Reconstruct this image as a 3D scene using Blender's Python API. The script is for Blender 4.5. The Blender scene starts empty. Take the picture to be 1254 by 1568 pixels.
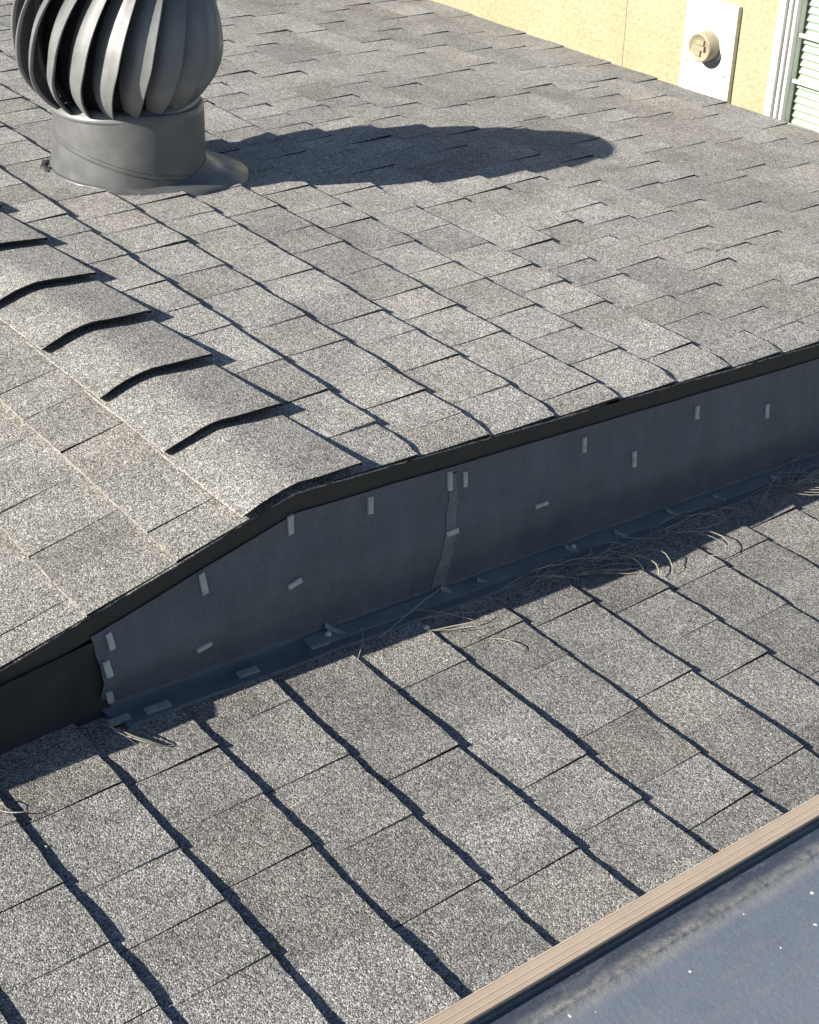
import bpy, math, random
from mathutils import Vector, Matrix, noise

# ------------------------------------------------------------------ camera, sky, sun, exposure
SC = bpy.context.scene
COL = SC.collection
R = math.radians

YAW, PITCH, ROLL = 0.66438, -0.60008, 0.00317
CAM = Vector((-0.91711, -1.43945, 1.12466))
cam = bpy.data.cameras.new('camera')
cam.sensor_fit = 'HORIZONTAL'
cam.sensor_width = 36.0
cam.lens = 2201.73 / 1254.0 * 36.0
cam.clip_start = 0.02
cam.clip_end = 500.0
cam_o = bpy.data.objects.new('camera', cam)
COL.objects.link(cam_o)
fw = Vector((math.sin(YAW) * math.cos(PITCH), math.cos(YAW) * math.cos(PITCH), math.sin(PITCH)))
rt = Vector((math.cos(YAW), -math.sin(YAW), 0))
up = rt.cross(fw)
c_, s_ = math.cos(ROLL), math.sin(ROLL)
rr, uu = c_ * rt + s_ * up, -s_ * rt + c_ * up
M = Matrix((rr, uu, -fw)).transposed().to_4x4()
M.translation = CAM
cam_o.matrix_world = M
SC.camera = cam_o

SUN_EL = R(29.3)
SUN_D = Vector((1.0, -0.18, 0)).normalized() * math.cos(SUN_EL) + Vector((0, 0, -math.sin(SUN_EL)))
w = bpy.data.worlds.new('World')
SC.world = w
w.use_nodes = True
nt = w.node_tree
sky = nt.nodes.new('ShaderNodeTexSky')
sky.sky_type = 'NISHITA'
sky.sun_disc = False
sky.sun_elevation = SUN_EL
sky.sun_rotation = math.atan2(-SUN_D.x, -SUN_D.y)
sky.altitude = 200
sky.dust_density = 0.5
sky.air_density = 1.0
sky.ozone_density = 1.0
nt.links.new(sky.outputs[0], nt.nodes['Background'].inputs[0])
nt.nodes['Background'].inputs[1].default_value = 0.052
sun = bpy.data.lights.new('sun', 'SUN')
sun.energy = 5.0
sun.angle = R(0.5)
sun.color = (1.0, 0.93, 0.80)
sun_o = bpy.data.objects.new('sun', sun)
sun_o.rotation_euler = SUN_D.to_track_quat('-Z', 'Y').to_euler()
sun_o.location = (-6, 1, 6)
COL.objects.link(sun_o)
SC.view_settings.view_transform = 'Standard'
SC.view_settings.look = 'None'
SC.view_settings.gamma = 1.0
SC.view_settings.use_curve_mapping = False
SC.view_settings.exposure = 1.22

# ------------------------------------------------------------------ helpers
rnd = random.Random(7)


def nz(*a):
    return noise.noise(Vector(a))


class MB:
    """collects faces for ONE mesh object"""
    def __init__(s):
        s.v, s.f, s.m, s.t, s.sm = [], [], [], [], []

    def vert(s, p, tone=(1.0, 0.0)):
        s.v.append(tuple(p)); s.t.append(tone)
        return len(s.v) - 1

    def face(s, ids, mat=0, smooth=False):
        s.f.append(ids); s.m.append(mat); s.sm.append(smooth)

    def grid(s, pts, mat=0, smooth=True, tone=(1.0, 0.0), closed=False):
        """pts[i][j] -> quads"""
        ids = [[s.vert(p, tone) for p in row] for row in pts]
        n = len(ids)
        for i in range(n if closed else n - 1):
            a, b = ids[i], ids[(i + 1) % n]
            for j in range(len(a) - 1):
                s.face((a[j], b[j], b[j + 1], a[j + 1]), mat, smooth)
        return ids

    def box(s, a, b, mat=0):
        x0, y0, z0 = a; x1, y1, z1 = b
        i = [s.vert(p) for p in ((x0, y0, z0), (x1, y0, z0), (x1, y1, z0), (x0, y1, z0),
                                 (x0, y0, z1), (x1, y0, z1), (x1, y1, z1), (x0, y1, z1))]
        for q in ((0, 3, 2, 1), (4, 5, 6, 7), (0, 1, 5, 4), (1, 2, 6, 5), (2, 3, 7, 6), (3, 0, 4, 7)):
            s.face([i[k] for k in q], mat)

    def hexa(s, p, mat=0):
        i = [s.vert(q) for q in p]
        for q in ((0, 3, 2, 1), (4, 5, 6, 7), (0, 1, 5, 4), (1, 2, 6, 5), (2, 3, 7, 6), (3, 0, 4, 7)):
            s.face([i[k] for k in q], mat)

    def tube(s, pts, rad, n=5, mat=0, taper=0.0):
        rings = []
        N = len(pts)
        for i, p in enumerate(pts):
            p = Vector(p)
            d = (Vector(pts[min(i + 1, N - 1)]) - Vector(pts[max(i - 1, 0)])).normalized()
            a = d.cross(Vector((0.31, 0.2, 0.93))).normalized()
            b = d.cross(a)
            r = rad * (1 - taper * abs(2 * i / (N - 1) - 1))
            rings.append([p + r * (math.cos(2 * math.pi * k / n) * a + math.sin(2 * math.pi * k / n) * b) for k in range(n + 1)])
        s.grid(rings, mat)

    def build(s, name, mats, parent=None):
        me = bpy.data.meshes.new(name)
        me.from_pydata(s.v, [], s.f)
        if not isinstance(mats, (list, tuple)):
            mats = [mats]
        for m in mats:
            me.materials.append(m)
        me.polygons.foreach_set('material_index', s.m)
        me.polygons.foreach_set('use_smooth', s.sm)
        at = me.attributes.new('tone', 'FLOAT', 'POINT')
        at.data.foreach_set('value', [t[0] for t in s.t])
        at = me.attributes.new('warm', 'FLOAT', 'POINT')
        at.data.foreach_set('value', [t[1] for t in s.t])
        me.update()
        o = bpy.data.objects.new(name, me)
        COL.objects.link(o)
        if parent:
            o.parent = parent
        return o


def empty(name, loc=(0, 0, 0)):
    o = bpy.data.objects.new(name, None)
    o.empty_display_size = 0.1
    COL.objects.link(o)
    o.location = loc
    return o


def tag(o, label=None, cat=None, group=None, kind=None):
    if label: o['label'] = label
    if cat: o['category'] = cat
    if group: o['group'] = group
    if kind: o['kind'] = kind
    return o


# ------------------------------------------------------------------ materials
class NT:
    def __init__(s, name, rough=0.8, spec=0.3):
        s.mat = bpy.data.materials.new(name)
        s.mat.use_nodes = True
        s.t = s.mat.node_tree
        s.b = s.t.nodes['Principled BSDF']
        s.b.inputs['Roughness'].default_value = rough
        s.b.inputs['Specular IOR Level'].default_value = spec
        tc = s.t.nodes.new('ShaderNodeTexCoord')
        s.co = tc.outputs['Object']

    def link(s, a, b):
        s.t.links.new(a, b)

    def set(s, sock, v):
        if hasattr(v, 'is_linked') or hasattr(v, 'links'):
            s.link(v, sock)
        elif isinstance(v, (tuple, list)) and len(v) == 3 and sock.type == 'RGBA':
            sock.default_value = (*v, 1)
        else:
            sock.default_value = v

    def noise(s, scale, detail=2, rough=0.5, co=None, dist=0.0):
        n = s.t.nodes.new('ShaderNodeTexNoise')
        n.inputs['Scale'].default_value = scale
        n.inputs['Detail'].default_value = detail
        n.inputs['Roughness'].default_value = rough
        n.inputs['Distortion'].default_value = dist
        s.link(co or s.co, n.inputs['Vector'])
        return n.outputs['Fac']

    def voro(s, scale, out='Distance', feature='F1', co=None):
        n = s.t.nodes.new('ShaderNodeTexVoronoi')
        n.feature = feature
        n.inputs['Scale'].default_value = scale
        s.link(co or s.co, n.inputs['Vector'])
        return n.outputs[out]

    def math(s, op, a, b=0.0, c=None, clamp=False):
        n = s.t.nodes.new('ShaderNodeMath')
        n.operation = op
        n.use_clamp = clamp
        s.set(n.inputs[0], a); s.set(n.inputs[1], b)
        if c is not None: s.set(n.inputs[2], c)
        return n.outputs[0]

    def ramp(s, fac, stops):
        n = s.t.nodes.new('ShaderNodeValToRGB')
        e = n.color_ramp.elements
        while len(e) < len(stops): e.new(0.5)
        for k, (p, c) in enumerate(stops):
            e[k].position = p
            e[k].color = (c, c, c, 1) if not isinstance(c, (tuple, list)) else (*c, 1)
        s.link(fac, n.inputs[0])
        return n.outputs[0]

    def mix(s, fac, a, b, mode='MIX'):
        n = s.t.nodes.new('ShaderNodeMix')
        n.data_type = 'RGBA'
        n.blend_type = mode
        s.set(n.inputs['Factor'], fac)
        ia = [i for i in n.inputs if i.name == 'A' and i.type == 'RGBA'][0]
        ib = [i for i in n.inputs if i.name == 'B' and i.type == 'RGBA'][0]
        s.set(ia, a); s.set(ib, b)
        return [o for o in n.outputs if o.type == 'RGBA'][0]

    def sep(s, v):
        n = s.t.nodes.new('ShaderNodeSeparateXYZ')
        s.link(v, n.inputs[0])
        return n.outputs

    def mapped(s, scale=(1, 1, 1), rot=(0, 0, 0)):
        n = s.t.nodes.new('ShaderNodeMapping')
        n.inputs['Scale'].default_value = scale
        n.inputs['Rotation'].default_value = rot
        s.link(s.co, n.inputs['Vector'])
        return n.outputs[0]

    def attr(s, name):
        n = s.t.nodes.new('ShaderNodeAttribute')
        n.attribute_name = name
        return n.outputs['Fac']

    def bump(s, h, strength, dist, prev=None):
        n = s.t.nodes.new('ShaderNodeBump')
        n.inputs['Strength'].default_value = strength
        n.inputs['Distance'].default_value = dist
        s.link(h, n.inputs['Height'])
        if prev is not None: s.link(prev, n.inputs['Normal'])
        s.link(n.outputs[0], s.b.inputs['Normal'])
        return n.outputs[0]

    def col(s, c):
        s.set(s.b.inputs['Base Color'], c)


def mat_shingle():
    m = NT('granule_shingle', 0.9, 0.25)
    n = m.t.nodes.new('ShaderNodeTexVoronoi')
    n.inputs['Scale'].default_value = 540
    m.link(m.co, n.inputs['Vector'])
    sp = m.sep(n.outputs['Color'])
    g = m.ramp(sp[0], [(0.0, 0.065), (0.30, 0.185), (0.62, 0.285), (0.88, 0.40), (1.0, 0.60)])
    hue = m.mix(sp[1], (0.985, 0.99, 1.005), (1.03, 1.0, 0.955))
    c = m.mix(1.0, g, hue, 'MULTIPLY')
    stain = m.ramp(m.noise(7.5, 4, 0.6), [(0.3, 0.80), (0.7, 1.15)])
    c = m.mix(1.0, c, stain, 'MULTIPLY')
    mid = m.ramp(m.noise(60, 2, 0.6), [(0.25, 0.86), (0.75, 1.12)])
    c = m.mix(1.0, c, mid, 'MULTIPLY')
    bald = m.math('MULTIPLY', m.ramp(m.noise(16, 5, 0.75), [(0.60, 0.0), (0.70, 1.0)]), m.ramp(m.noise(210, 2), [(0.42, 0.0), (0.58, 0.6)]))
    c = m.mix(bald, c, (0.085, 0.083, 0.08))
    scuffs = m.math('MULTIPLY', m.ramp(m.noise(11, 5, 0.8, m.mapped((1, 3.0, 1), (0, 0, 0.5))), [(0.64, 0.0), (0.72, 1.0)]), 0.22)
    c = m.mix(scuffs, c, (0.46, 0.45, 0.43))
    wc = m.mix(m.attr('warm'), (1.0, 1.0, 1.0), (1.20, 1.0, 0.80))
    c = m.mix(1.0, c, wc, 'MULTIPLY')
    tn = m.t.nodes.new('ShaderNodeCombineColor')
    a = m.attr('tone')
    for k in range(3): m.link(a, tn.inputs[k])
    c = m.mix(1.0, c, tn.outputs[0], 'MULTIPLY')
    m.col(c)
    d = m.math('ADD', m.math('MULTIPLY', n.outputs['Distance'], -0.9), m.math('MULTIPLY', sp[2], 0.55))
    d = m.math('ADD', d, m.math('MULTIPLY', m.noise(140, 2), 0.7))
    m.bump(d, 0.6, 0.0019)
    return m.mat


def mat_edge():
    m = NT('asphalt_edge', 0.8, 0.3)
    c = m.ramp(m.noise(260, 2), [(0.35, (0.012, 0.012, 0.013)), (0.6, (0.03, 0.03, 0.031)), (0.8, (0.10, 0.10, 0.098))])
    m.col(c)
    m.bump(m.noise(300, 2), 0.6, 0.002)
    return m.mat


def mat_rough(name, c0, c1, sc, rough, spec=0.3, bump=0.2, bsc=None, bd=0.002, metal=0.0):
    m = NT(name, rough, spec)
    m.col(m.ramp(m.noise(sc, 4, 0.6), [(0.3, c0), (0.7, c1)]))
    m.b.inputs['Metallic'].default_value = metal
    if bump: m.bump(m.noise(bsc or sc * 3, 3), bump, bd)
    return m.mat


SHINGLE, EDGE = mat_shingle(), mat_edge()
DECK = mat_rough('roof_deck', (0.03, 0.03, 0.031), (0.05, 0.05, 0.05), 20, 0.9)
LIT_EDGE = mat_rough('sunlit_granule_edge', (0.17, 0.16, 0.145), (0.40, 0.38, 0.35), 110, 0.9, 0.2, 0.5, 300, 0.001)  # left slope butts made paler, sunlight put into the colour
FASCIA = mat_rough('dark_fascia_paint', (0.030, 0.030, 0.029), (0.045, 0.044, 0.042), 14, 0.62, 0.35, 0.12, 90, 0.002)
BOARD = mat_rough('dark_wall_board', (0.024, 0.025, 0.028), (0.040, 0.040, 0.042), 18, 0.7, 0.3, 0.25, 60, 0.002)
CLIP = mat_rough('dull_clip_metal', (0.30, 0.31, 0.30), (0.52, 0.52, 0.50), 90, 0.55, 0.4, 0.2, 300, 0.001)
DARKCLIP = mat_rough('membrane_clip_metal', (0.17, 0.19, 0.215), (0.27, 0.29, 0.315), 90, 0.5, 0.4, 0.2, 300, 0.001)
WHITE = mat_rough('white_vinyl', (0.62, 0.62, 0.605), (0.70, 0.70, 0.685), 10, 0.45, 0.4, 0)
SLATM = mat_rough('blind_slat', (0.44, 0.475, 0.44), (0.50, 0.53, 0.495), 12, 0.5, 0.3, 0)
BEIGE = mat_rough('beige_plastic', (0.25, 0.225, 0.155), (0.33, 0.30, 0.215), 30, 0.5, 0.4, 0.1, 100, 0.002)
DARK = mat_rough('dark_gap', (0.015, 0.015, 0.015), (0.03, 0.03, 0.03), 20, 0.9, 0.2, 0)
TARM = mat_rough('black_sealant', (0.010, 0.010, 0.011), (0.03, 0.03, 0.03), 60, 0.6, 0.4, 0.6, 120, 0.004)
ROOM = mat_rough('dim_room', (0.30, 0.32, 0.30), (0.36, 0.38, 0.35), 4, 0.9, 0.2, 0)
GROUND = mat_rough('dry_ground', (0.16, 0.14, 0.11), (0.26, 0.23, 0.19), 1.2, 0.95, 0.2, 0.4, 8, 0.02)


def mat_membrane():
    m = NT('wall_membrane', 0.55, 0.4)
    c = m.ramp(m.noise(9, 5, 0.65), [(0.3, (0.086, 0.099, 0.118)), (0.55, (0.104, 0.118, 0.138)), (0.75, (0.126, 0.139, 0.157))])
    # pale scratches and dust streaks
    s1 = m.noise(5, 3, 0.6, m.mapped((26, 26, 2.2), (0, 0.32, 0)))
    sc = m.math('MULTIPLY', m.ramp(s1, [(0.74, 0.0), (0.80, 1.0)]), m.ramp(m.noise(3.1, 2), [(0.5, 0.0), (0.68, 0.5)]))
    c = m.mix(sc, c, (0.17, 0.175, 0.18))
    wv2 = m.ramp(m.noise(330, 2, 0.7), [(0.3, 0.80), (0.7, 1.2)])
    c = m.mix(1.0, c, wv2, 'MULTIPLY')
    run = m.ramp(m.noise(7, 4, 0.65, m.mapped((5, 5, 0.7))), [(0.42, 0.93), (0.62, 1.05)])
    c = m.mix(1.0, c, run, 'MULTIPLY')
    m.col(c)
    # fine woven scrim
    wv = m.t.nodes.new('ShaderNodeTexWave')
    wv.inputs['Scale'].default_value = 70
    m.link(m.co, wv.inputs['Vector'])
    b = m.bump(m.noise(40, 3), 0.35, 0.003)
    m.bump(wv.outputs['Fac'], 0.25, 0.0010, b)
    return m.mat


def mat_flatroof():
    m = NT('low_roof_membrane', 0.36, 0.5)
    c = m.ramp(m.noise(6, 5, 0.65), [(0.3, (0.128, 0.150, 0.190)), (0.7, (0.170, 0.193, 0.238))])
    xyz = m.sep(m.co)
    # darker strip of sheet above the lap seam, settled dust along it
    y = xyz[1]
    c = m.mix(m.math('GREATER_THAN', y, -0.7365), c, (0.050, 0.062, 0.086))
    wob = m.math('ADD', y, m.math('MULTIPLY', m.math('SUBTRACT', m.noise(9, 3), 0.5), 0.014))
    band = m.ramp(m.math('MULTIPLY', m.math('ABSOLUTE', m.math('ADD', wob, 0.736)), 30), [(0.10, 1.0), (0.60, 0.0)])
    fine = m.ramp(m.noise(75, 4, 0.75), [(0.30, 0.0), (0.62, 1.0)])
    c = m.mix(m.math('MULTIPLY', m.math('MULTIPLY', band, fine), 0.80), c, (0.30, 0.285, 0.265))
    scuff = m.ramp(m.noise(13, 5, 0.7, m.mapped((1, 4, 1), (0, 0, 0.25))), [(0.50, 0.0), (0.74, 0.5)])
    c = m.mix(scuff, c, (0.20, 0.215, 0.235))
    speck = m.ramp(m.noise(190, 3, 0.8), [(0.60, 0.0), (0.72, 0.45)])
    c = m.mix(speck, c, (0.26, 0.27, 0.28))
    # white paint flecks
    v = m.t.nodes.new('ShaderNodeTexVoronoi')
    v.voronoi_dimensions = '2D'
    v.inputs['Scale'].default_value = 30
    dn = m.t.nodes.new('ShaderNodeVectorMath'); dn.operation = 'MULTIPLY_ADD'
    nn = m.t.nodes.new('ShaderNodeTexNoise'); nn.inputs['Scale'].default_value = 90
    m.link(m.co, nn.inputs['Vector']); m.link(nn.outputs['Color'], dn.inputs[0]); dn.inputs[1].default_value = (0.008, 0.008, 0); m.link(m.co, dn.inputs[2])
    m.link(dn.outputs[0], v.inputs['Vector'])
    pick = m.sep(v.outputs['Color'])
    lim = m.math('MULTIPLY', m.math('GREATER_THAN', pick[0], 0.62), m.math('MULTIPLY', m.math('MULTIPLY', pick[1], pick[1]), 0.10))
    fl = m.math('LESS_THAN', v.outputs['Distance'], lim)
    c = m.mix(fl, c, (0.66, 0.66, 0.63))
    m.col(c)
    rg = m.ramp(m.noise(30, 4, 0.7), [(0.3, 0.20), (0.7, 0.36)])
    m.link(rg, m.b.inputs['Roughness'])
    m.bump(m.noise(120, 4, 0.7), 0.35, 0.0025)
    return m.mat


def mat_stucco():
    m = NT('yellow_stucco', 0.9, 0.2)
    c = m.ramp(m.noise(5, 4, 0.6), [(0.3, (0.325, 0.288, 0.188)), (0.7, (0.375, 0.335, 0.228))])
    sp = m.ramp(m.noise(55, 3, 0.6), [(0.36, 0.88), (0.48, 1.0), (0.65, 1.05)])
    c = m.mix(1.0, c, sp, 'MULTIPLY')
    xyz = m.sep(m.co)
    # rusty streak that runs beside the wall joint
    d = m.math('ABSOLUTE', m.math('ADD', xyz[1], -2.295))
    near = m.ramp(m.math('MULTIPLY', d, 16), [(0.1, 1.0), (1.0, 0.0)])
    blot = m.ramp(m.noise(26, 4, 0.7, m.mapped((1, 1.6, 0.7))), [(0.60, 0.0), (0.70, 1.0)])
    low = m.ramp(m.math('ADD', m.math('MULTIPLY', xyz[2], -2.2), -0.62), [(0.1, 0.0), (0.4, 1.0)])
    c = m.mix(m.math('MULTIPLY', m.math('MULTIPLY', near, blot), m.math('MULTIPLY', low, 0.8)), c, (0.22, 0.13, 0.06))
    m.col(c)
    m.bump(m.noise(60, 4, 0.6), 0.65, 0.010)
    return m.mat


def mat_galv(name, c0, c1):
    m = NT(name, 0.42, 0.5)
    c = m.ramp(m.noise(11, 4, 0.6), [(0.3, c0), (0.7, c1)])
    dirt = m.ramp(m.noise(38, 5, 0.7), [(0.56, 0.0), (0.80, 0.55)])
    c = m.mix(dirt, c, (0.11, 0.10, 0.09))
    m.col(c)
    m.b.inputs['Metallic'].default_value = 0.25
    m.link(m.ramp(m.noise(25, 3), [(0.3, 0.36), (0.7, 0.6)]), m.b.inputs['Roughness'])
    m.bump(m.noise(22, 3), 0.18, 0.006)
    return m.mat


def mat_tan():
    m = NT('tan_metal_paint', 0.5, 0.4)
    c = m.ramp(m.noise(8, 4, 0.6), [(0.3, (0.40, 0.315, 0.245)), (0.7, (0.46, 0.37, 0.29))])
    dust = m.ramp(m.noise(90, 4, 0.7), [(0.55, 0.0), (0.8, 0.5)])
    c = m.mix(dust, c, (0.26, 0.21, 0.17))
    m.col(c)
    m.bump(m.noise(30, 2), 0.08, 0.002)
    return m.mat


def mat_straw():
    m = NT('dry_straw', 0.7, 0.3)
    m.col(m.ramp(m.noise(16, 3, 0.6), [(0.3, (0.20, 0.18, 0.145)), (0.5, (0.40, 0.375, 0.31)), (0.72, (0.62, 0.59, 0.50))]))
    return m.mat


def mat_glass():
    m = bpy.data.materials.new('window_glass')
    m.use_nodes = True
    t = m.node_tree
    t.nodes.clear()
    o = t.nodes.new('ShaderNodeOutputMaterial')
    mx = t.nodes.new('ShaderNodeMixShader')
    tr = t.nodes.new('ShaderNodeBsdfTransparent')
    tr.inputs[0].default_value = (0.95, 0.985, 0.96, 1)
    gl = t.nodes.new('ShaderNodeBsdfGlossy')
    gl.inputs['Roughness'].default_value = 0.03
    fr = t.nodes.new('ShaderNodeFresnel')
    t.links.new(fr.outputs[0], mx.inputs[0])
    t.links.new(tr.outputs[0], mx.inputs[1])
    t.links.new(gl.outputs[0], mx.inputs[2])
    t.links.new(mx.outputs[0], o.inputs[0])
    return m


MEMB, FLATM, STUCCO = mat_membrane(), mat_flatroof(), mat_stucco()
GALV = mat_galv('painted_grey_metal', (0.135, 0.142, 0.150), (0.19, 0.198, 0.207))
THROAT = mat_galv('throat_grey_metal', (0.088, 0.092, 0.098), (0.130, 0.134, 0.140))
TAN, STRAW, GLASS = mat_tan(), mat_straw(), mat_glass()

# ------------------------------------------------------------------ roof frames
MS, ML, H = 0.12206, 0.1858, 0.28051          # right / left pitch, drop to the lower roof


class Frame:
    def __init__(s, o, sx, m):
        k = 1 / math.sqrt(1 + m * m)
        s.o = Vector(o); s.k = k
        s.D = Vector((sx * k, 0, -m * k))
        s.N = Vector((sx * m * k, 0, k))

    def __call__(s, d, y, n=0.0):
        return s.o + s.D * d + Vector((0, y, 0)) + s.N * n


UP = Frame((0, 0, 0), 1, MS)
LOW = Frame((0, 0, -H), 1, MS)
LEFT = Frame((0, 0, 0), -1, ML)
E0 = 0.143
UE = -0.008          # shingles overhang the rake board by this much
LE_Y = -0.672        # near rake of the lower roof

# ------------------------------------------------------------------ ground
g = MB()
g.grid([[(x, y, -3.2) for y in (-150, 150)] for x in (-150, 150)], smooth=False)
tag(g.build('ground', GROUND), kind='structure')


# ------------------------------------------------------------------ shingles
def wob(y, seed, amp):
    return amp * (nz(y * 3.1, seed * 7.3, 0.3) * 1.3 + 0.45 * nz(y * 11.0, seed * 3.7, 4.1))


def tab(mb, fr, s_up, s_b, y0, y1, h0, h1, tone, seed, amp, edge_mat=1, step=0.013, jit=0.0016, base=0.0, soft=(False, False), droop=None):
    """one shingle tab: top face, butt edge and two side edges; h0 / h1 heights of the butt at y0 / y1"""
    n = max(3, int((y1 - y0) / step))
    rows = [[], [], [], [], []]
    L = s_b - s_up
    curl = rnd.uniform(-0.0012, 0.0016)
    for i in range(n + 1):
        f = i / n
        y = y0 + (y1 - y0) * f
        hb = h0 + (h1 - h0) * f * f * (3 - 2 * f) + 0.0016 * nz(y * 9, seed, 2.2) + curl * math.sin(math.pi * f)
        if droop is not None:
            q = max(0.0, min(1.0, (y - droop) / 0.045))
            hb *= 0.45 + 0.55 * q * q * (3 - 2 * q)
        hb = max(hb, 0.0016)
        j = jit * nz(y * 190, seed * 5.1, 0.7) + jit * 1.2 * nz(y * 70, seed * 2.1, 3.3)
        sb = s_b + wob(y, s_b * 13.0, amp) + j
        ye = y
        if i == 0: ye += -0.0004 if soft[0] else 0.0006
        if i == n: ye -= -0.0004 if soft[1] else 0.0006
        ys = ye + (jit * 1.4 * nz(seed, 3.0, f) if 0 < i < n else 0)
        rows[0].append(fr(s_up, ye, 0.0008 + base))
        rows[1].append(fr(s_up + L * 0.45, ys, 0.0008 + hb * 0.28 + base))
        rows[2].append(fr(s_up + L * 0.80, ys, hb * 0.78 + 0.0006 * nz(y * 40, seed, 9) + base))
        rows[3].append(fr(sb, ys, hb + base))
        rows[4].append(fr(sb - 0.001, ys, -0.003))
    ids = mb.grid(rows[:4], 0, True, tone)
    b = [mb.vert(p, tone) for p in rows[3]]
    c = [mb.vert(p, tone) for p in rows[4]]
    for i in range(n):
        mb.face((b[i], c[i], c[i + 1], b[i + 1]), edge_mat)
    for col, flip in ((0, False), (n, True)):
        t = [mb.vert(rows[k][col], tone) for k in range(4)]
        q = [mb.vert(fr((s_up, s_up + L * .45, s_up + L * .8, rows[3][col].dot(fr.D) - fr.o.dot(fr.D))[k], rows[k][col].y, -0.003), tone) for k in range(4)]
        for k in range(3):
            fc = (t[k], q[k], q[k + 1], t[k + 1])
            mb.face(fc[::-1] if flip else fc, 0 if soft[1 if flip else 0] else 1)


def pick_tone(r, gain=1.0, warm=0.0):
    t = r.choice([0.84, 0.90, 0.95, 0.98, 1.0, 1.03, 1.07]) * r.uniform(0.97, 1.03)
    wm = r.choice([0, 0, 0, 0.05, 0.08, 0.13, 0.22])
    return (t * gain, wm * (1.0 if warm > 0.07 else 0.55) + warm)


def course(fr, s_b, e, joints, lights, y0, y1, seed, parent, stuff, hi, lo, amp, split=True, vis=None, edge_mat=1, label=None, gain=1.0, warm=0.0, droop=None):
    """a course of laminated tabs: a raised tab beyond each dark joint, a thin one before it"""
    r = random.Random(seed)
    js = [y for y in joints if y0 + 0.03 < y < y1 - 0.03]
    out, prev = [], y0
    for y in sorted(js) + [y1]:
        while y - prev > 0.36:
            prev = prev + min(r.uniform(0.19, 0.29), (y - prev) * 0.55)
            out.append(prev)
        if y < y1:
            out.append(y)
        prev = y
    D = [y0] + sorted(set(out)) + [y1]
    for a, b in zip(D[:-1], D[1:]):
        L = [q for q in lights if a + 0.03 < q < b - 0.03]
        h = r.uniform(*hi); l = r.uniform(*lo)
        spans = []
        if split and b - a > 0.15:
            q = L[0] if L else a + (b - a) * r.uniform(0.42, 0.62)
            spans = [(a, q, h, h * r.uniform(0.70, 0.92), (False, True)), (q, b, l * 1.25, l, (True, False))]
        else:
            spans = [(a, b, h, l, (False, False))]
        for (p, q, ha, hb, sf) in spans:
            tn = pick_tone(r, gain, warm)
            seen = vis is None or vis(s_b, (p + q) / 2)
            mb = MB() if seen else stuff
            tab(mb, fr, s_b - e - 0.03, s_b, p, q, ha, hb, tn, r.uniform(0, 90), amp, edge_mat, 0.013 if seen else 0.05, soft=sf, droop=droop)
            if seen:
                mb.build('shingle', [SHINGLE, EDGE, LIT_EDGE], parent)


def in_view(P, mx=0.06):
    d = P - CAM
    z = d.dot(fw)
    if z < 0.1: return False
    f = 2201.73 / 1254
    x = d.dot(rr) / z * f; y = d.dot(uu) / z * f
    return abs(x) < 0.5 + mx and abs(y) < 0.6252 + mx


# ------------------------------------------------------------------ upper gabled roof
roof = empty('gable_roof', (0, 0, -H))
roof.location = (0, 0, 0)
tag(roof, 'low gabled roof of grey asphalt shingles with the vent on it', 'roof', kind='thing')
m = MB()
m.hexa([UP(0, 0, -.035), UP(2.47, 0, -.035), UP(2.47, 4.8, -.035), UP(0, 4.8, -.035), UP(0, 0, -.002), UP(2.47, 0, -.002), UP(2.47, 4.8, -.002), UP(0, 4.8, -.002)])
m.hexa([LEFT(0, 0, -.035), LEFT(0, 4.8, -.035), LEFT(1.6, 4.8, -.035), LEFT(1.6, 0, -.035), LEFT(0, 0, -.002), LEFT(0, 4.8, -.002), LEFT(1.6, 4.8, -.002), LEFT(1.6, 0, -.002)])
m.build('deck', DECK, roof)
m = MB()
m.hexa([(-1.2, 0.012, -3.1), (2.3, 0.012, -3.1), (2.3, 0.06, -3.1), (-1.2, 0.06, -3.1), (-1.2, 0.012, -0.262), (2.3, 0.012, -0.320), (2.3, 0.06, -0.320), (-1.2, 0.06, -0.262)])
i = [m.vert(p) for p in ((-1.2, .012, -.262), (2.3, .012, -.32), (2.3, .012, -.313), (0, .012, -.034), (-1.2, .012, -.257),
                         (-1.2, .06, -.262), (2.3, .06, -.32), (2.3, .06, -.313), (0, .06, -.034), (-1.2, .06, -.257))]
m.face([i[0], i[1], i[2], i[3], i[4]]); m.face([i[9], i[8], i[7], i[6], i[5]])
m.build('gable_board', BOARD, roof)
m = MB()
m.box((2.25, 0.06, -3.1), (2.30, 4.7, -0.325))
m.build('side_wall', BOARD, roof)

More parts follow.
